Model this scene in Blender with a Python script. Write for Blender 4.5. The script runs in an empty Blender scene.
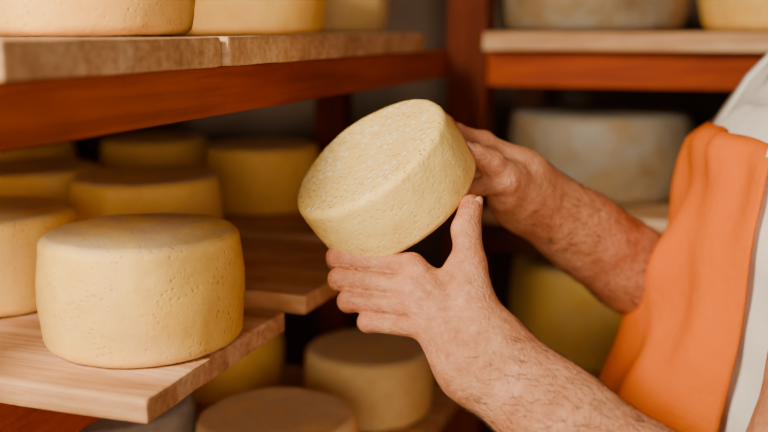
import bpy, bmesh, math, random
import numpy as np
from mathutils import Vector, Matrix, noise
random.seed(4); np.random.seed(4)
H=1.45   # eye height; world units are metres, floor at z=0
# ---- world-space skeleton (metres) ----
J={k:np.array(v) for k,v in dict(
 elbL=(.0500,.7011,1.0560),shL=(.1722,.8891,1.3374),elbR=(-.0258,1.1138,1.1404),shR=(.0902,1.2613,1.3448),
 Lw1=(-.1567,.7227,1.2016),Lw2=(-.1751,.7116,1.1794),LiM=(-.2342,.7443,1.2542),LiP=(-.3054,.7540,1.2541),
 LmM=(-.2309,.7316,1.2394),LmP=(-.2979,.7394,1.2385),LrM=(-.2250,.7240,1.2239),LrP=(-.2858,.7295,1.2226),
 LpM=(-.2147,.7191,1.2092),LpP=(-.2660,.7226,1.2080),Lt0=(-.1742,.7284,1.2226),Lt1=(-.1842,.7456,1.2597),
 Lt2=(-.1920,.7611,1.2849),Lt3=(-.1912,.7738,1.3032),Lm1=(-.1716,.7250,1.2171),Lm2=(-.1924,.7445,1.2525),
 Lm3=(-.2025,.7357,1.2272),Lm4=(-.1869,.7264,1.2082),Rw1=(-.1742,.9086,1.3104),Rw2=(-.1744,.9136,1.2828),
 Rt0=(-.1702,.8907,1.2958),Rt1=(-.1758,.8686,1.3133),Rt2=(-.1900,.8455,1.3298),Rt3=(-.2022,.8295,1.3404),Rm1=(-.1827,.8672,1.2970)).items()}
# held wheel: centre of its rear face and its own three axes
bc=np.array((-.2633,.8113,1.2931))
AM=np.array((.7124,.3716,.5957)); AK=np.array((.5647,-.8005,-.1773)); AN=np.array((.4045,.4651,-.7784))
def K(a,b,c): return bc+a*AM+b*AK+c*AN
bside=np.array([.9444,.3289,0]); fh=np.array([-.3289,.9444,0]); up=np.array([0,0,1.])
col=bpy.context.collection
# ---------- material helpers ----------
def newmat(name):
    mt=bpy.data.materials.new(name); mt.use_nodes=True
    nt=mt.node_tree; b=nt.nodes['Principled BSDF']; return mt,nt,b
def ramp(nt,fac,stops):
    r=nt.nodes.new('ShaderNodeValToRGB'); e=r.color_ramp.elements
    while len(e)<len(stops): e.new(.5)
    for i,(p,c) in enumerate(stops):
        e[i].position=p; e[i].color=(*c,1)
    nt.links.new(fac,r.inputs['Fac']); return r.outputs['Color']
def mix(nt,fac,a,b,mode='MIX'):
    n=nt.nodes.new('ShaderNodeMix'); n.data_type='RGBA'; n.blend_type=mode
    for s,i in ((fac,0),(a,6),(b,7)):
        if hasattr(s,'is_linked'): nt.links.new(s,n.inputs[i])
        elif i==0: n.inputs[0].default_value=s
        else: n.inputs[i].default_value=(*s,1)
    return n.outputs[2]
def coord(nt,scale=(1,1,1),kind='Object'):
    t=nt.nodes.new('ShaderNodeTexCoord'); mp=nt.nodes.new('ShaderNodeMapping')
    oi=nt.nodes.new('ShaderNodeObjectInfo')
    mp.inputs['Scale'].default_value=scale
    nt.links.new(t.outputs[kind],mp.inputs['Vector'])
    ml=nt.nodes.new('ShaderNodeMath'); ml.operation='MULTIPLY'; ml.inputs[1].default_value=37.0
    nt.links.new(oi.outputs['Random'],ml.inputs[0]); nt.links.new(ml.outputs[0],mp.inputs['Location'])
    return mp.outputs['Vector'],t
def noisef(nt,vec,scale,detail=4,rough=.55,dist=0):
    n=nt.nodes.new('ShaderNodeTexNoise'); n.inputs['Scale'].default_value=scale; n.inputs['Detail'].default_value=detail
    n.inputs['Roughness'].default_value=rough; n.inputs['Distortion'].default_value=dist
    nt.links.new(vec,n.inputs['Vector']); return n.outputs['Fac']
def bump(nt,b,h,strength,dist,prev=None):
    n=nt.nodes.new('ShaderNodeBump'); n.inputs['Strength'].default_value=strength; n.inputs['Distance'].default_value=dist
    nt.links.new(h,n.inputs['Height'])
    if prev is not None: nt.links.new(prev,n.inputs['Normal'])
    nt.links.new(n.outputs['Normal'],b.inputs['Normal']); return n.outputs['Normal']
def g3(x): return (x,x,x)
def mat_wood(name,c1,c2,c3,rough=.6,stain=None,spec=.3):
    mt,nt,b=newmat(name)
    v,_=coord(nt,(1.0,11,11)); v2,_=coord(nt,(2.2,5,5)); v3,_=coord(nt,(5,110,110)); v4,_=coord(nt,(1,1,1))
    f=noisef(nt,v,2.0,5,.6,.9)
    c=ramp(nt,f,[(.32,c1),(.5,c2),(.68,c3)])
    g=noisef(nt,v3,1.5,3,.6)
    gr=ramp(nt,g,[(.35,(.70,.60,.50)),(.58,(1,1,1))])
    c=mix(nt,.8,c,gr,'MULTIPLY')
    bl=noisef(nt,v4,9,5,.65); c=mix(nt,.6,c,ramp(nt,bl,[(.35,(.78,.68,.60)),(.6,(1.05,1.04,1.03))]),'MULTIPLY')
    if stain:
        s=noisef(nt,v2,3.0,4,.65,1.0); sf=ramp(nt,s,[(.50,(0,0,0)),(.64,(.9,.9,.9))])
        c=mix(nt,sf,c,stain)
    nt.links.new(c,b.inputs['Base Color']); b.inputs['Roughness'].default_value=rough; b.inputs['Specular IOR Level'].default_value=spec
    n1=bump(nt,b,g,.3,.002); bump(nt,b,noisef(nt,v4,60,6,.75),.35,.004,n1); return mt
def mat_cheese(name,side,side2,top,topamt=.8,pits=False,rough=.5,sidebloom=.3,mott=.3,pit=.4,lo=.50,hi=.68,grain=.35):
    mt,nt,b=newmat(name)
    v,t=coord(nt,(1,1,1))
    f=noisef(nt,v,11,6,.65,.4); c=ramp(nt,f,[(.32,side2),(.62,side)])
    f2=noisef(nt,v,75,6,.8)
    c=mix(nt,mott,c,ramp(nt,f2,[(.36,(.78,.58,.34)),(.56,(1,1,1))]),'MULTIPLY')
    sx=nt.nodes.new('ShaderNodeSeparateXYZ'); nt.links.new(t.outputs['Normal'],sx.inputs[0])
    ab=nt.nodes.new('ShaderNodeMath'); ab.operation='ABSOLUTE'; nt.links.new(sx.outputs['Z'],ab.inputs[0])
    zf=ramp(nt,ab.outputs[0],[(.45,g3(0)),(.95,g3(topamt))])
    bl=noisef(nt,v,16,8,.75,.6); blr=ramp(nt,bl,[(.40,g3(.1)),(.56,g3(1))])
    fac=mix(nt,1.0,zf,blr,'MULTIPLY')
    c=mix(nt,fac,c,top)
    sb=noisef(nt,v,9,7,.75,.3); sbf=ramp(nt,sb,[(lo,g3(0)),(hi,g3(sidebloom))])
    c=mix(nt,sbf,c,top)
    b.inputs['Roughness'].default_value=rough; b.inputs['Specular IOR Level'].default_value=.35
    b.inputs['Subsurface Weight'].default_value=.08; b.inputs['Subsurface Radius'].default_value=(.008,.005,.002)
    b.inputs['Subsurface Scale'].default_value=1
    nrm=bump(nt,b,noisef(nt,v,80,8,.8),grain,.004)
    vo=nt.nodes.new('ShaderNodeTexVoronoi'); vo.inputs['Scale'].default_value=200; vo.inputs['Randomness'].default_value=1
    nt.links.new(v,vo.inputs['Vector'])
    pr=ramp(nt,vo.outputs['Distance'],[(.12,g3(0)),(.38,g3(1))])
    gate=ramp(nt,noisef(nt,v,34,4,.65),[(.42,g3(1)),(.54,g3(0))]) if pits else ramp(nt,noisef(nt,v,34,4,.65),[(.48,g3(1)),(.60,g3(0))])
    pm=mix(nt,1.0,pr,gate,'LIGHTEN')
    if pits:
        zz=ramp(nt,ab.outputs[0],[(.5,g3(.75)),(.9,g3(0))])
        pm=mix(nt,1.0,pm,zz,'LIGHTEN')
        fl=nt.nodes.new('ShaderNodeTexVoronoi'); fl.inputs['Scale'].default_value=145; nt.links.new(v,fl.inputs['Vector'])
        ff=ramp(nt,fl.outputs['Distance'],[(.20,g3(1)),(.44,g3(0))])
        g2=ramp(nt,noisef(nt,v,24,4,.65),[(.42,g3(0)),(.52,g3(1))])
        gg=mix(nt,1.0,ff,g2,'MULTIPLY'); zf2=ramp(nt,ab.outputs[0],[(.6,g3(.10)),(.95,g3(.85))]); gg=mix(nt,1.0,gg,zf2,'MULTIPLY'); c=mix(nt,gg,c,(1,.91,.66))
        rr_=ramp(nt,noisef(nt,v,40,4,.6),[(.4,g3(.25)),(.6,g3(.5))]); nt.links.new(rr_,b.inputs['Roughness'])
        nrm=bump(nt,b,gg,.4,.0015,nrm)
    pc=ramp(nt,pm,[(.0,(.68,.47,.24)),(.8,(1,1,1))]); c=mix(nt,pit,c,pc,'MULTIPLY')
    bump(nt,b,pm,.6 if pits else .4,.002,nrm)
    nt.links.new(c,b.inputs['Base Color'])
    return mt
def mat_simple(name,c,c2=None,rough=.7,scale=20,bs=.2,bd=.002,sheen=0):
    mt,nt,b=newmat(name); v,_=coord(nt)
    f=noisef(nt,v,scale,5,.6); cc=ramp(nt,f,[(.3,c2 or tuple(x*.8 for x in c)),(.7,c)])
    nt.links.new(cc,b.inputs['Base Color']); b.inputs['Roughness'].default_value=rough
    bump(nt,b,f,bs,bd); return mt
def mat_cloth(name,c,c2,weave=900):
    mt,nt,b=newmat(name); v,_=coord(nt)
    f=noisef(nt,v,12,4,.6); cc=ramp(nt,f,[(.3,c2),(.7,c)])
    nt.links.new(cc,b.inputs['Base Color']); b.inputs['Roughness'].default_value=.9
    b.inputs['Specular IOR Level'].default_value=.05
    w=nt.nodes.new('ShaderNodeTexWave'); w.inputs['Scale'].default_value=weave; nt.links.new(v,w.inputs['Vector'])
    n1=bump(nt,b,w.outputs['Fac'],.15,.0005); bump(nt,b,noisef(nt,v,20,4,.6),.4,.010,n1); return mt
def mat_skin():
    mt,nt,b=newmat('skin'); v,_=coord(nt)
    f=noisef(nt,v,30,6,.7,.3)
    c=ramp(nt,f,[(.32,(.40,.142,.060)),(.5,(.53,.225,.110)),(.68,(.64,.31,.175))])
    at=nt.nodes.new('ShaderNodeAttribute'); at.attribute_name='red'
    c=mix(nt,at.outputs['Fac'],c,(.57,.135,.072))
    f2=noisef(nt,v,240,3,.6); c=mix(nt,.4,c,ramp(nt,f2,[(.35,(.8,.7,.66)),(.6,(1,1,1))]),'MULTIPLY')
    nt.links.new(c,b.inputs['Base Color']); b.inputs['Roughness'].default_value=.46; b.inputs['Specular IOR Level'].default_value=.4
    b.inputs['Subsurface Weight'].default_value=.08; b.inputs['Subsurface Radius'].default_value=(.008,.003,.0015); b.inputs['Subsurface Scale'].default_value=1
    vo=nt.nodes.new('ShaderNodeTexVoronoi'); vo.inputs['Scale'].default_value=480; nt.links.new(v,vo.inputs['Vector'])
    n1=bump(nt,b,vo.outputs['Distance'],.4,.0008)
    n2=bump(nt,b,noisef(nt,v,80,6,.65,1.8),.7,.004,n1); return mt

# ---------- mesh helpers ----------
def mkobj(name,verts,faces,mat=None,smooth=True):
    me=bpy.data.meshes.new(name); me.from_pydata([tuple(map(float,v)) for v in verts],[],faces); me.update()
    if smooth: me.polygons.foreach_set('use_smooth',[True]*len(me.polygons))
    ob=bpy.data.objects.new(name,me); col.objects.link(ob)
    if mat: me.materials.append(mat)
    return ob
def empty(name,loc=(0,0,0)):
    e=bpy.data.objects.new(name,None); col.objects.link(e); e.location=loc; return e
def box(name,x0,x1,y0,y1,z0,z1,mat,bev=.002,wob=0,seed=0,grain='x'):
    cx,cy,cz=(x0+x1)/2,(y0+y1)/2,(z0+z1)/2
    bm=bmesh.new(); bmesh.ops.create_cube(bm,size=1)
    bmesh.ops.scale(bm,vec=(x1-x0,y1-y0,z1-z0),verts=bm.verts)
    if wob:
        es=[e for e in bm.edges if abs((e.verts[0].co-e.verts[1].co).x)>.01]
        bmesh.ops.subdivide_edges(bm,edges=es,cuts=14,use_grid_fill=True)
        es=[e for e in bm.edges if abs((e.verts[0].co-e.verts[1].co).y)>.06]
        bmesh.ops.subdivide_edges(bm,edges=es,cuts=12,use_grid_fill=True)
        for v in bm.verts:
            n=noise.noise_vector(Vector((v.co.x*5+seed*7,v.co.y*5,seed*3.3))); n2=noise.noise_vector(Vector((v.co.x*30+seed*7,v.co.y*30,v.co.z*30)))
            v.co.y+=n.y*wob; v.co.x+=n.x*wob*.8+n2.x*wob*.35; v.co.z+=n.z*wob*.3+n2.z*wob*.2
    if bev:
        es=[e for e in bm.edges if len(e.link_faces)==2 and e.calc_face_angle(0)>.9]
        bmesh.ops.bevel(bm,geom=es,offset=bev,segments=2,affect='EDGES',profile=.6)
    if grain!='x':
        rot={'y':Matrix.Rotation(math.radians(-90),3,'Z'),'z':Matrix.Rotation(math.radians(90),3,'Y')}[grain]
        bmesh.ops.transform(bm,matrix=rot.to_4x4(),verts=bm.verts)
    me=bpy.data.meshes.new(name); bm.to_mesh(me); bm.free()
    ob=bpy.data.objects.new(name,me); col.objects.link(ob); me.materials.append(mat)
    ob.location=(cx,cy,cz)
    if grain=='y': ob.rotation_euler=(0,0,math.radians(90))
    if grain=='z': ob.rotation_euler=(0,math.radians(-90),0)
    return ob
def cheese(name,r,h,loc,mat,seed=0,rot=None,er=.010,bulge=.003,amp=.0014,n=120):
    prof=[]
    for i in range(0,13): prof.append((max(.0001,(r-er)*i/12),0))
    for i in range(1,8):
        a=math.pi/2*i/7; prof.append((r-er+er*math.sin(a),er-er*math.cos(a)))
    for i in range(1,12):
        t=i/12; prof.append((r+bulge*math.sin(math.pi*t),er+(h-2*er)*t))
    for i in range(0,8):
        a=math.pi/2*i/7; prof.append((r-er+er*math.cos(a),h-er+er*math.sin(a)))
    for i in range(11,-1,-1): prof.append((max(.0001,(r-er)*i/12),h-.0012*(1-(i/12))))
    V=[];Fc=[]
    for j in range(n):
        a=2*math.pi*j/n
        for (rr,z) in prof:
            p=Vector((rr*math.cos(a),rr*math.sin(a),z))
            s=Vector((seed*3.1,seed*1.7,0))
            d=noise.noise(p*11+s)*amp*1.6+noise.noise(p*40+s)*amp*.6+noise.noise(p*110+s)*amp*.35
            w=min(1,rr/(r*.5))
            q=Vector((p.x,p.y,0)); q=q.normalized()*d*w if q.length>0 else q
            p2=p+q
            if z>h*.5: p2.z+=noise.noise(p*14+s*2)*amp*1.0+noise.noise(p*50+s)*amp*.4
            V.append(p2)
    L=len(prof)
    for j in range(n):
        j2=(j+1)%n
        for i in range(L-1): Fc.append((j*L+i,j2*L+i,j2*L+i+1,j*L+i+1))
    ob=mkobj(name,V,Fc,mat)
    bm=bmesh.new(); bm.from_mesh(ob.data); bmesh.ops.remove_doubles(bm,verts=bm.verts,dist=.0003)
    bmesh.ops.recalc_face_normals(bm,faces=bm.faces)
    bm.to_mesh(ob.data); bm.free()
    ob.data.polygons.foreach_set('use_smooth',[True]*len(ob.data.polygons))
    ob.location=loc
    if rot is not None: ob.rotation_euler=rot
    else: ob.rotation_euler=(0,0,seed*1.3)
    return ob

# ---------- materials ----------
pine=mat_wood('pine_board',(.46,.23,.10),(.66,.38,.19),(.82,.56,.34),.6)
pine_st=mat_wood('pine_board_stained',(.54,.29,.11),(.74,.44,.20),(.86,.59,.34),.6,stain=(.50,.15,.02))
orangewood=mat_wood('orange_varnished_wood',(.26,.028,.0),(.39,.054,.001),(.50,.082,.003),.6,spec=.2)
postwood=mat_wood('brown_varnished_wood',(.12,.016,.001),(.18,.027,.001),(.25,.042,.002),.6,spec=.15)
darkwood=mat_wood('dark_varnished_wood',(.05,.010,.003),(.08,.016,.005),(.11,.023,.008),.6,spec=.15)
ch_a=mat_cheese('cheese_rind_yellow',(1.0,.64,.14),(.94,.53,.08),(.68,.49,.28),.85)
ch_b=mat_cheese('cheese_rind_gold',(1.0,.60,.13),(.92,.49,.08),(.72,.50,.23),.7)
ch_c=mat_cheese('cheese_rind_pale',(.98,.69,.27),(.88,.57,.18),(.70,.55,.36),.7)
ch_d=mat_cheese('cheese_rind_bloomy',(.34,.225,.11),(.22,.14,.065),(.30,.27,.225),.95,sidebloom=.9,lo=.42,hi=.58)
ch_h=mat_cheese('cheese_held_rind',(1.0,.73,.22),(.98,.65,.15),(.96,.65,.21),.5,pits=True,rough=.36,sidebloom=.15,mott=.22,pit=.6,grain=.4)
ch_g=mat_cheese('cheese_rind_grey',(.34,.29,.24),(.14,.115,.09),(.45,.41,.37),.9,sidebloom=.6)
skin=mat_skin()
nailm,nt,b=newmat('fingernail'); b.inputs['Base Color'].default_value=(.74,.40,.30,1); b.inputs['Roughness'].default_value=.28
hairm,nt,b=newmat('arm_hair'); b.inputs['Base Color'].default_value=(.045,.018,.009,1); b.inputs['Roughness'].default_value=.5
apronm=mat_cloth('apron_orange_cotton',(.84,.165,.0),(.74,.13,.0))
shirtm=mat_cloth('tshirt_offwhite_cotton',(.84,.79,.73),(.74,.69,.64))
jeansm=mat_cloth('trousers_dark_cotton',(.03,.04,.06),(.02,.03,.05))
shoem=mat_simple('shoe_leather',(.03,.02,.015),rough=.45)
wallm=mat_simple('wall_plaster',(.15,.088,.058),(.07,.042,.028),.9,6,.4,.01)
floorm=mat_simple('floor_concrete',(.10,.075,.06),(.06,.045,.035),.8,8,.3,.006)

# ---------- room ----------
box('floor',-1.45,2.6,-1.6,2.25,-.1,0,floorm,bev=0)
box('wall_left',-1.45,-1.35,-1.6,2.25,0,2.7,wallm,bev=0)
box('wall_back',-1.35,2.6,2.15,2.25,0,2.7,wallm,bev=0)
box('ceiling',-1.45,2.6,-1.6,2.25,2.7,2.8,wallm,bev=0)

# ---------- left rack ----------
lr=empty('shelving_rack',(-.8,.8,0))
def adopt(ob,par):
    ob.parent=par; ob.matrix_parent_inverse=Matrix.Translation(par.location).inverted()
zs=[H-.005,H-.268,H-.507,H-.80,H-1.10]
i=0
for li,zt in enumerate(zs):
    if li==0: ys=[(.445,.704,-.386),(.709,.967,-.382),(.975,1.29,-.388),(1.295,1.45,-.47)]; th=.0245
    elif li==1: ys=[(.568,.804,-.383),(.861,1.10,-.386),(1.13,1.41,-.39)]; th=.020
    elif li==2: ys=[(.45,.70,-.345),(.75,1.005,-.34),(1.03,1.27,-.318)]; th=.020
    else: ys=[(.45,.68,-.385),(.7,.92,-.385),(.95,1.2,-.385)]; th=.02
    for (a,bb,x1) in ys:
        i+=1
        ob=box('shelf_board_%d'%i,-1.25,x1,a,bb,zt-th,zt,pine_st if (li==1 and a>.8) else pine,bev=.003,wob=.004 if li==1 else .003,seed=i)
        adopt(ob,lr)
    if li==0: ob=box('rail_upper',-.44,-.40,.40,1.453,zt-th-.042,zt-th-.001,orangewood,grain='y')
    elif li==1: ob=box('rail_front_%d'%li,-.575,-.535,.40,1.453,zt-th-.075,zt-th-.001,orangewood,grain='y')
    else: ob=box('rail_front_%d'%li,-.575,-.535,.40,1.453,zt-th-.06,zt-th-.001,darkwood,grain='y')
    adopt(ob,lr)
    ob=box('rail_rear_%d'%li,-1.22,-1.18,.40,1.53,zt-th-.06,zt-th-.001,darkwood,grain='y'); adopt(ob,lr)
for n_,(x0,y0) in enumerate([(-.64,1.48),(-1.2,1.53),(-1.2,.36),(-.62,.36)]):
    ob=box('post_%d'%n_,x0,x0+.05,y0,y0+.05,0,2.1,postwood if n_==0 else darkwood,grain='z'); adopt(ob,lr)

# ---------- right rack ----------
rr=empty('shelving_rack',(.2,1.75,0))
ob=box('post_a',-.402,-.34,1.455,1.515,0,2.15,postwood,grain='z'); adopt(ob,rr)
for n_,(x0,y0) in enumerate([(1.0,1.455),(1.0,2.02),(-.402,2.02)]):
    ob=box('post_%d'%n_,x0,x0+.06,y0,y0+.06,0,2.15,darkwood,grain='z'); adopt(ob,rr)
for li,zt in enumerate([H+.33,H-.003,H-.275,H-.56,H-.86,H-1.15]):
    th=.027 if li<2 else .02
    ob=box('shelf_board_%d'%li,-.338,.995,1.42,1.70,zt-th,zt,pine,bev=.004,wob=.003,seed=li+40); adopt(ob,rr)
    ob=box('shelf_board_rear_%d'%li,-.338,.995,1.72,2.0,zt-th,zt,pine,bev=.004,wob=.003,seed=li+50); adopt(ob,rr)
    ob=box('rail_%d'%li,-.338,.995,1.457,1.497,zt-th-.055,zt-th-.001,orangewood if li<2 else darkwood); adopt(ob,rr)
    ob=box('rail_rear_%d'%li,-.338,.995,1.96,2.0,zt-th-.055,zt-th-.001,darkwood); adopt(ob,rr)

# ---------- cheeses ----------
L1=H-.268
cl=[(-.464,.690,L1,.0855,.098,ch_a),(-.647,.979,L1,.088,.096,ch_a),(-.680,.751,L1,.084,.092,ch_a),(-.841,1.019,L1,.083,.092,ch_a),
 (-.650,1.30,L1,.086,.097,ch_b),(-.861,1.335,L1,.085,.095,ch_b),(-1.06,1.25,L1,.085,.090,ch_b),(-1.04,.85,L1,.085,.086,ch_a),(-.9,.69,L1,.085,.086,ch_a)]
zt=H-.005
cl+=[(-.504,.682,zt,.090,.088,ch_b),(-.553,1.10,zt,.084,.09,ch_b),(-.555,1.345,zt,.085,.09,ch_c),(-.71,.58,zt,.09,.09,ch_b),(-.74,.88,zt,.09,.09,ch_b),(-.77,1.2,zt,.09,.09,ch_a)]
L2=H-.507
cl+=[(-.420,1.145,L2,.085,.090,ch_c),(-.432,.885,L2,.087,.094,ch_c),(-.65,1.16,L2,.085,.09,ch_b),(-.622,.845,L2,.095,.10,ch_g),(-.88,1.05,L2,.085,.087,ch_a)]
for q,(x,y,z,r,h,mt) in enumerate(cl): cheese('cheese_wheel',r,h,(x,y,z+.0008),mt,seed=q+1)
big=[(-.205,1.625,H-.003,.148,.12,ch_d),(.12,1.625,H-.003,.15,.12,ch_b),(.45,1.625,H-.003,.15,.12,ch_c),
 (-.185,1.65,H-.275,.153,.14,ch_d),(.135,1.65,H-.275,.15,.13,ch_d),(.47,1.65,H-.275,.15,.13,ch_c),
 (-.175,1.66,H-.56,.15,.17,ch_a),(.15,1.66,H-.56,.15,.15,ch_b)]
for q,(x,y,z,r,h,mt) in enumerate(big): cheese('cheese_wheel',r,h,(x,y,z+.001),mt,seed=q+31,er=.02,bulge=.006,amp=.003)
zax=Vector(-AN).normalized(); xax=Vector(AM).normalized(); yax=zax.cross(xax).normalized(); xax=yax.cross(zax)
M=Matrix((xax,yax,zax)).transposed()
hc=cheese('cheese_wheel',.0775,.0635,Vector(bc),ch_h,seed=77,rot=M.to_euler(),er=.007,bulge=.0015,amp=.0014,n=220)

# ---------- implicit-surface toolkit ----------
class Grid:
    def __init__(s,lo,hi,vx):
        s.lo=np.array(lo,dtype=np.float32); s.v=vx; n=np.ceil((np.array(hi)-np.array(lo))/vx).astype(int)+1; s.n=n
        ax=[ (s.lo[i]+np.arange(n[i])*vx).astype(np.float32) for i in range(3)]
        s.X,s.Y,s.Z=ax[0][:,None,None],ax[1][None,:,None],ax[2][None,None,:]
    def cone(s,a,b,ra,rb):
        a=np.array(a,dtype=np.float32);b=np.array(b,dtype=np.float32); ba=b-a; L=float(ba@ba)+1e-12
        px,py,pz=s.X-a[0],s.Y-a[1],s.Z-a[2]
        h=np.clip((px*ba[0]+py*ba[1]+pz*ba[2])/L,0,1)
        return np.sqrt((px-h*ba[0])**2+(py-h*ba[1])**2+(pz-h*ba[2])**2)-(ra+h*(rb-ra))
    def ell(s,c,M,r):
        c=np.array(c);px,py,pz=s.X-c[0],s.Y-c[1],s.Z-c[2]
        q=[(px*M[i][0]+py*M[i][1]+pz*M[i][2]) for i in range(3)]
        k0=np.sqrt(sum((q[i]/r[i])**2 for i in range(3))); k1=np.sqrt(sum((q[i]/r[i]**2)**2 for i in range(3)))+1e-9
        return k0*(k0-1)/k1
def smin(a,b,k):
    h=np.maximum(k-np.abs(a-b),0)/k; return np.minimum(a,b)-h*h*k*.25
def surf(g,Fd):
    S=Fd<0; n=Fd.shape
    cs=[(i,j,l) for i in (0,1) for j in (0,1) for l in (0,1)]
    def sh(A,c): return A[c[0]:n[0]-1+c[0],c[1]:n[1]-1+c[1],c[2]:n[2]-1+c[2]]
    cnt=sum(sh(S,c).astype(np.int8) for c in cs); act=(cnt>0)&(cnt<8)
    idx=np.argwhere(act); ids=-np.ones(act.shape,dtype=np.int64); ids[act]=np.arange(len(idx))
    acc=np.zeros((len(idx),3)); num=np.zeros(len(idx))
    for c in cs:
        for ax in range(3):
            if c[ax]==0:
                c2=list(c); c2[ax]=1
                f1=Fd[idx[:,0]+c[0],idx[:,1]+c[1],idx[:,2]+c[2]].astype(float); f2=Fd[idx[:,0]+c2[0],idx[:,1]+c2[1],idx[:,2]+c2[2]].astype(float)
                mk=(f1<0)!=(f2<0); t=np.where(mk,f1/np.where(mk,f1-f2,1),0)
                p=np.array(c,dtype=float)[None,:].repeat(len(idx),0); p[:,ax]+=t
                acc+=p*mk[:,None]; num+=mk
    V=(idx+acc/num[:,None])*g.v+g.lo
    Fs=[]
    for ax in range(3):
        o=[a for a in range(3) if a!=ax]
        sl1=[slice(None)]*3; sl2=[slice(None)]*3; sl1[ax]=slice(0,-1); sl2[ax]=slice(1,None)
        s1,s2=S[tuple(sl1)],S[tuple(sl2)]
        e=np.argwhere(s1!=s2)
        e=e[(e[:,o[0]]>0)&(e[:,o[1]]>0)&(e[:,o[0]]<n[o[0]]-1)&(e[:,o[1]]<n[o[1]]-1)]
        fl=s1[e[:,0],e[:,1],e[:,2]]
        def gid(d0,d1):
            q=e.copy(); q[:,o[0]]-=d0; q[:,o[1]]-=d1; return ids[q[:,0],q[:,1],q[:,2]]
        qd=np.stack([gid(1,1),gid(0,1),gid(0,0),gid(1,0)],1)
        if ax==1: fl=~fl
        qd[~fl]=qd[~fl][:,::-1]; Fs.append(qd)
    return V,np.concatenate(Fs)
def sdfobj(name,g,Fd,mat,parent=None,red=None):
    V,Fc=surf(g,Fd); ob=mkobj(name,V,Fc.tolist(),mat)
    if red is not None:
        a=ob.data.attributes.new('red','FLOAT','POINT'); a.data.foreach_set('value',red(V).astype(np.float32))
    if parent: adopt(ob,parent)
    return ob,V

man=empty('man',(.42,1.1,0))
# ---------- arms and hands ----------
def arm(name,fing,thumb,wr,fore,upper,meta,tend):
    allp=[p for f in fing for p,_ in f]+[p for p,_ in thumb]+[p for p,_ in fore]+[p for p,_ in upper]
    A=np.array(allp); lo=A.min(0)-.06; hi=A.max(0)+.06
    g=Grid(lo,hi,.0018)
    def chain(c,k):
        f=None
        for (a,ra),(b,rb) in zip(c[:-1],c[1:]):
            d=g.cone(a,b,ra,rb); f=d if f is None else smin(f,d,k)
        return f
    P=None
    for a,ra,b,rb in meta:
        d=g.cone(a,b,ra,rb); P=d if P is None else smin(P,d,.013)
    Fo=chain(fore,.03)
    for a,ra,b,rb in wr: Fo=smin(Fo,g.cone(a,b,ra,rb),.03)
    P=smin(P,Fo,.025)
    Up=chain(upper,.03); P=smin(P,Up,.03)
    for a,ra,b,rb in tend: P=smin(P,g.cone(a,b,ra,rb),.004)
    out=smin(P,chain(thumb,.005),.012)
    fin=None
    for f in fing:
        d=chain(f,.004)
        for q in (1,2): d=smin(d,g.cone(f[q][0],f[q][0]+1e-5,f[q][1]*1.07,f[q][1]*1.07),.003)
        fin=d if fin is None else np.minimum(fin,d)
    out=smin(out,fin,.005)
    kn=np.array([f[i][0] for f in fing for i in range(0,len(f))]+[thumb[i][0] for i in range(1,len(thumb))])
    def red(V):
        d=np.min(np.linalg.norm(V[:,None,:]-kn[None],axis=2),axis=1)
        return np.clip(1-d/.02,0,1)*.5
    ob,V=sdfobj(name,g,out,skin,man,red)
    return ob,V
def lerp(a,b,t): return a+(b-a)*t
elbL,shL,elbR,shR,Lw1,Lw2,Rw1,Rw2=[J[k] for k in ('elbL','shL','elbR','shR','Lw1','Lw2','Rw1','Rw2')]
fL=[[(J['LiM'],.0102),(J['LiP'],.0093),(K(-.079,0,.004),.0088),(K(-.060,-.02,.0105),.0078)],
    [(J['LmM'],.0102),(J['LmP'],.0093),(K(-.068,.022,.0165),.0088),(K(-.042,.005,.0105),.0078)],
    [(J['LrM'],.0097),(J['LrP'],.0089),(K(-.060,.040,.022),.0082),(K(-.035,.03,.0105),.0074)],
    [(J['LpM'],.0090),(J['LpP'],.0080),(K(-.058,.066,.030),.0074),(K(-.045,.05,.014),.0068)]]
tL=[(J['Lt0'],.016),(J['Lt1'],.0132),(J['Lt2'],.0118),(J['Lt3'],.0100)]
metaL=[(Lw1,.017,fL[0][0][0],.0108),(lerp(Lw1,Lw2,.35),.018,fL[1][0][0],.0108),(lerp(Lw1,Lw2,.7),.018,fL[2][0][0],.0103),(Lw2,.017,fL[3][0][0],.0095),
  (J['Lm1'],.017,J['Lm2'],.013),(J['Lm3'],.012,J['Lm4'],.017)]
bk=np.array((.323,-.927,.192))   # back-of-hand direction
tendL=[(lerp(fL[q][0][0],lerp(Lw1,Lw2,q/3.),.02)+bk*.0075,.0072,lerp(fL[q][0][0],lerp(Lw1,Lw2,q/3.),.75)+bk*.0145,.0038) for q in range(4)]
wc=(Lw1+Lw2)/2
foreL=[(wc,.024),(lerp(wc,elbL,.3),.026),(lerp(wc,elbL,.65),.034),(elbL,.036)]
off=(Lw1-Lw2)*.28
wrL=[(Lw1,.019,lerp(wc,elbL,.6)+off,.026),(Lw2,.019,lerp(wc,elbL,.6)-off,.030)]
larm,VL=arm('left_arm',fL,tL,wrL,foreL,[(elbL,.040),(lerp(elbL,shL,.5),.050),(shL,.052)],metaL,tendL)
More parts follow.
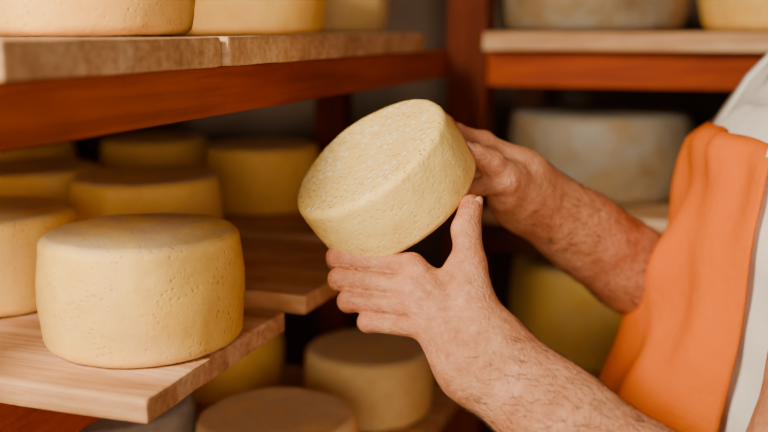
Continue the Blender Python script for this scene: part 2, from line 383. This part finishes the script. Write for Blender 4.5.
fR=[[(K(.100,-.054,.026),.0105),(K(.082,-.048,-.002),.0095),(K(.0765,-.045,-.020),.0088),(K(.073,-.047,-.034),.0078)],
    [(K(.092,-.030,.032),.0105),(K(.055,-.032,.018),.0093),(K(.032,-.03,.0105),.0085),(K(.012,-.028,.0105),.0076)],
    [(K(.090,-.008,.034),.0100),(K(.052,-.012,.020),.0090),(K(.028,-.012,.0105),.0080),(K(.008,-.01,.0105),.0072)],
    [(K(.088,.012,.040),.0095),(K(.055,.010,.022),.0080),(K(.035,.008,.011),.0074),(K(.018,.008,.0105),.0068)]]
tR=[(J['Rt0'],.016),(J['Rt1'],.0132),(J['Rt2'],.0118),(J['Rt3'],.0100)]
metaR=[(Rw1,.017,fR[0][0][0],.0115),(lerp(Rw1,Rw2,.35),.018,fR[1][0][0],.0115),(lerp(Rw1,Rw2,.7),.018,fR[2][0][0],.011),(Rw2,.017,fR[3][0][0],.0105),
   (Rw2,.018,J['Rm1'],.015)]
wc2=(Rw1+Rw2)/2; off2=(Rw1-Rw2)*.4
foreR=[(wc2,.024),(lerp(wc2,elbR,.35),.030),(lerp(wc2,elbR,.7),.039),(elbR,.038)]
wrR=[(Rw1,.019,lerp(wc2,elbR,.6)+off2,.032),(Rw2,.019,lerp(wc2,elbR,.6)-off2,.032)]
rarm,VR=arm('right_arm',fR,tR,wrR,foreR,[(elbR,.041),(lerp(elbR,shR,.5),.050),(shR,.052)],metaR,[])
def nail(name,c,dirv,nrm,w=.0062,l=.0075):
    dirv=Vector(dirv).normalized(); nrm=Vector(nrm); nrm=(nrm-dirv*nrm.dot(dirv)).normalized(); s=dirv.cross(nrm)
    V=[];Fc=[];n=9
    for i in range(n):
        for j in range(n):
            x=-1+2*i/(n-1); y=-1+2*j/(n-1)
            xx=x*math.sqrt(1-y*y/2); yy=y*math.sqrt(1-x*x/2)
            z=-.0028*xx*xx-.0008*yy*yy
            V.append(Vector(c)+s*xx*w+dirv*yy*l+nrm*z)
    for i in range(n-1):
        for j in range(n-1): Fc.append((i*n+j,(i+1)*n+j,(i+1)*n+j+1,i*n+j+1))
    ob=mkobj(name,V,Fc,nailm); md=ob.modifiers.new('t','SOLIDIFY'); md.thickness=.0008; md.offset=0; adopt(ob,man)
tdir=tL[3][0]-tL[2][0]; tn=Vector((.925,-.373,.026))
nail('left_thumbnail',tL[3][0]+np.array(tn.normalized())*.0096+.002*np.array(Vector(tdir).normalized()),tdir,tn)
tdir=tR[3][0]-tR[2][0]; tn=Vector((.068,-.499,.861))
nail('right_thumbnail',tR[3][0]+np.array(tn.normalized())*.0096+.002*np.array(Vector(tdir).normalized()),tdir,tn)
def hairs(name,ob,wcp,elb,count,t0=.0,t1=1.2):
    me=ob.data; nv=len(me.vertices); co=np.zeros(nv*3); me.vertices.foreach_get('co',co); co=co.reshape(-1,3)
    no=np.zeros(nv*3); me.vertices.foreach_get('normal',no); no=no.reshape(-1,3)
    ax=elb-wcp; L2_=ax@ax; t=(co-wcp)@ax/L2_
    rad=np.linalg.norm(co-wcp-t[:,None]*ax,axis=1)
    ok=np.where((t>t0)&(t<t1)&(rad<.07))[0]
    V=[];Fc=[]; axn=Vector(ax).normalized()
    for q in range(count):
        i=int(np.random.choice(ok)); tt=t[i]
        if tt<.15 and random.random()>.25+tt*4: continue
        p=Vector(co[i]); n=Vector(no[i]); tan=(-axn*.9); tan=(tan-n*tan.dot(n)).normalized()
        sd=n.cross(tan); tan=(tan+sd*random.gauss(.25,.5)).normalized()
        ln=random.uniform(.006,.015); w=.00017
        sd=n.cross(tan).normalized(); curl=random.gauss(0,.25); base=len(V)
        for s_ in range(4):
            f=s_/3; c=p+tan*ln*f+n*(ln*(.30*f-.22*f*f))+sd*curl*ln*f*f; ww=w*(1-f*.8)
            V+= [c+sd*ww,c-sd*ww,c+n*ww*1.6]
        for s_ in range(3):
            a=base+s_*3
            for e in range(3): Fc.append((a+e,a+(e+1)%3,a+3+(e+1)%3,a+3+e))
    h=mkobj(name,V,Fc,hairm,smooth=False); adopt(h,man)
hairs('left_arm_hair',larm,wc,elbL,2300)
hairs('right_arm_hair',rarm,wc2,elbR,1900)

# ---------- body ----------
def B(x,dh,z): return np.array([0,0,H])+x*bside+dh*fh+z*up
fc=np.array(-1.0*bside+.03*fh); fc/=np.linalg.norm(fc); rt=np.cross(fc,up)
rings=[(-.06,.465,.955,.10,.075),(-.11,.445,.955,.165,.106),(-.18,.44,.955,.175,.113),(-.28,.44,.96,.175,.125),(-.38,.435,.965,.172,.135),(-.50,.43,.97,.172,.14),(-.60,.435,.975,.175,.13)]
def ringat(z):
    zz=[r[0] for r in rings][::-1]; return [np.interp(z,zz,[r[i] for r in rings][::-1]) for i in range(1,5)]
g=Grid(B(.46,.96,-.62)-np.array([.36,.36,.04]),B(.46,.96,.02)+np.array([.36,.36,.06]),.008)
def torso_field(g,zlo,zhi,grow=0):
    zc=g.Z-H; cx,dh,hw,hd=[np.interp(zc,[r[0] for r in rings][::-1],[r[i] for r in rings][::-1]) for i in range(1,5)]
    ox=cx*bside[0]+dh*fh[0]; oy=cx*bside[1]+dh*fh[1]
    px,py=g.X-ox,g.Y-oy
    a=(px*rt[0]+py*rt[1])/(hw+grow); b_=(px*fc[0]+py*fc[1])/(hd+grow)
    rr_=np.sqrt(a*a+b_*b_)+1e-9
    d=(rr_-1)*np.minimum(hw,hd)
    return np.maximum(d,np.maximum(zlo-zc,zc-zhi))
T=torso_field(g,-.60,-.075,.004).astype(np.float32)
T=smin(T,g.cone(shL,lerp(shL,elbL,.45),.066,.062),.04); T=smin(T,g.cone(shR,lerp(shR,elbR,.42),.064,.060),.04)
nb0=B(.485,.955,-.03)
T=smin(T,g.cone(shL,nb0,.055,.06),.05); T=smin(T,g.cone(shR,nb0,.055,.06),.05)
T=T+np.sin(g.X*60+g.Z*35)*np.sin(g.Y*50-g.Z*42)*.003
T=np.maximum(T,-g.cone(B(.475,.955,.0),B(.475,.955,.2),.062,.062))
sdfobj('tshirt',g,T,shirtm,man)
hd_c=B(.41,.955,.155)
g=Grid(hd_c-np.array([.16,.16,.30]),hd_c+np.array([.16,.16,.16]),.004)
Mh=[rt,fc,up]
Hh=g.ell(hd_c+up*.02-fc*.01,Mh,(.076,.095,.105)); Hh=smin(Hh,g.ell(hd_c-up*.05+fc*.025,Mh,(.055,.06,.06)),.04)
Hh=smin(Hh,g.cone(nb0-up*.02,hd_c-up*.03-fc*.03,.060,.055),.03)
Hh=smin(Hh,g.cone(hd_c+fc*.088+up*.015,hd_c+fc*.108-up*.025,.008,.014),.012)
Hh=smin(Hh,g.ell(hd_c+fc*.078-up*.062,Mh,(.024,.010,.007)),.006)
for s in (-1,1):
    Hh=smin(Hh,g.ell(hd_c+rt*s*.076-fc*.01-up*.008,Mh,(.008,.018,.03)),.008)
    Hh=np.maximum(Hh,-g.ell(hd_c+rt*s*.031+fc*.098+up*.012,Mh,(.014,.012,.009)))
    Hh=smin(Hh,g.cone(hd_c+rt*s*.015+fc*.088+up*.03,hd_c+rt*s*.045+fc*.078+up*.03,.006,.005),.008)
sdfobj('head',g,Hh,skin,man)
eye,ntt,b=newmat('eye_white'); b.inputs['Base Color'].default_value=(.8,.78,.75,1); b.inputs['Roughness'].default_value=.15
for s in (-1,1):
    bm=bmesh.new(); bmesh.ops.create_uvsphere(bm,u_segments=20,v_segments=14,radius=.012); me=bpy.data.meshes.new('eye'); bm.to_mesh(me); bm.free()
    ob=bpy.data.objects.new('eye_%s'%('a' if s<0 else 'b'),me); col.objects.link(ob); me.materials.append(eye); ob.location=Vector(hd_c+rt*s*.031+fc*.080+up*.012); adopt(ob,man)
Hr=g.ell(hd_c+up*.03-fc*.014,Mh,(.083,.100,.105)); Hr=np.maximum(Hr,-g.ell(hd_c-up*.05+fc*.06,Mh,(.10,.085,.10)))
Hr=Hr+np.sin(g.X*400)*np.sin(g.Y*380)*np.sin(g.Z*300)*.0015
sdfobj('hair',g,Hr,hairm,man)
hp=B(.435,.975,-.60); g=Grid(B(.435,.975,-1.40)-np.array([.26,.26,.02]),B(.435,.975,-.55)+np.array([.26,.26,.02]),.01)
Lg=torso_field(g,-.72,-.57,.0)
for s in (-1,1):
    Lg=smin(Lg,g.cone(hp+rt*s*.085-up*.08,hp+rt*s*.10-up*.40+fc*.01,.088,.065),.03); Lg=smin(Lg,g.cone(hp+rt*s*.10-up*.40+fc*.01,hp+rt*s*.105-up*.78-fc*.02,.064,.052),.02)
sdfobj('trousers',g,Lg,jeansm,man)
for s in (-1,1):
    f0=hp+rt*s*.105-fc*.02; f0[2]=.045
    g=Grid(f0-np.array([.22,.22,.05]),f0+np.array([.22,.22,.09]),.005)
    S_=g.cone(f0-fc*.03,f0+fc*.15-up*.008,.042,.036); S_=smin(S_,g.cone(f0,f0+up*.05,.045,.045),.02); S_=np.maximum(S_,.002-g.Z+0*S_)
    sdfobj('shoe_%s'%('a' if s<0 else 'b'),g,S_,shoem,man)
V=[];Fc=[];nu,nv_=60,90
for j in range(nv_+1):
    z=-.095-.80*j/nv_
    zr=max(z,-.50); cx,dh,hw,hd=ringat(zr); hd+=.013; hw+=.013
    top=max(0,min(1,(-.095-z)/.22))
    half=math.radians(48+6*top) if z>-.42 else math.radians(54+30*min(1,(-.42-z)/.2))
    drop=max(0,-.30-z)
    for i_ in range(nu+1):
        s=-1+2*i_/nu; a=s*half*(.78 if s<0 else 1.0)
        hug=1-.85*s*s
        rr2=1+.02*math.sin(a*9+z*8)*min(1,drop*5+.15)*hug+drop*.12*(hug if z>-.6 else 1)
        out=hd*math.cos(a)*rr2; sid=hw*math.sin(a)*rr2
        bell=.048*hug*min(1,max(0,(-.15-z)/.25))
        p=B(cx,dh,z-.01*s*s)+fc*(out+bell+.003)+rt*sid
        p=p+(fc*.006*math.sin(s*7+z*20)+fc*.005*math.sin(z*45+s*3)+fc*.004*math.sin(z*26-s*12))*max(.2,hug)
        V.append(p)
for j in range(nv_):
    for i_ in range(nu):
        a=j*(nu+1)+i_; Fc.append((a,a+1,a+nu+2,a+nu+1))
ap=mkobj('apron',V,Fc,apronm); md=ap.modifiers.new('t','SOLIDIFY'); md.thickness=.003; adopt(ap,man)
def strap(name,pts,w,mat):
    V=[];Fc=[]
    for i_,(p,n) in enumerate(pts):
        q=pts[min(i_+1,len(pts)-1)][0]-pts[max(i_-1,0)][0]; sd=np.cross(q,n); sd/=np.linalg.norm(sd); V+=[p+sd*w/2,p-sd*w/2]
    for i_ in range(len(pts)-1): Fc.append((i_*2,i_*2+1,i_*2+3,i_*2+2))
    ob=mkobj(name,V,Fc,mat); md=ob.modifiers.new('t','SOLIDIFY'); md.thickness=.003; md.offset=0; adopt(ob,man)
for s in (-1,1):
    cx,dh,hw,hd=ringat(-.10); a=math.radians(42 if s>0 else 33)*s
    p0=B(cx,dh,-.115)+fc*((hd+.013)*math.cos(a)+.002)+rt*(hw+.013)*math.sin(a)
    p1=nb0+rt*s*.075+fc*.035+up*.045; p2=nb0+rt*s*.07-fc*.03+up*.055
    strap('apron_strap_%s'%('a' if s<0 else 'b'),[(p0,fc),(lerp(p0,p1,.5)+fc*.010,fc+up),(p1,fc+up),(p2,up)],.02,shirtm)

# ---------- lights ----------
def area(name,loc,tgt,size,e,colr):
    l=bpy.data.lights.new(name,'AREA'); l.energy=e; l.size=size; l.color=colr
    o=bpy.data.objects.new(name,l); col.objects.link(o); o.location=loc
    o.rotation_euler=(Vector(tgt)-Vector(loc)).to_track_quat('-Z','Y').to_euler()
area('key_softbox_lamp',(-.68,-.42,2.0),(-.33,.85,1.2),.32,47,(1,.86,.64))
area('added_fill_light',(.6,-.8,1.66),(-.1,1.1,1.15),.5,5,(1,.82,.60))  # added frontal fill reaching into the shelves; stands for no actual fixture
area('added_low_fill_light',(.05,-.6,1.38),(-.60,1.05,1.2),.45,7.5,(1,.82,.58))  # added low fill to brighten mid-shelf and lower wheels, no lamp there
w=bpy.data.worlds.new('world'); bpy.context.scene.world=w; w.use_nodes=True
w.node_tree.nodes['Background'].inputs[0].default_value=(1,.76,.55,1); w.node_tree.nodes['Background'].inputs[1].default_value=.055

# ---------- camera ----------
cd=bpy.data.cameras.new('camera'); cd.lens=44.5; cd.sensor_width=36; cd.clip_start=.01
cam=bpy.data.objects.new('camera',cd); col.objects.link(cam); cam.location=(0,0,H)
cam.rotation_euler=(math.radians(90-11.08),0,math.radians(19.2))
cd.dof.use_dof=True; cd.dof.focus_distance=.80; cd.dof.aperture_fstop=2.4
bpy.context.scene.camera=cam
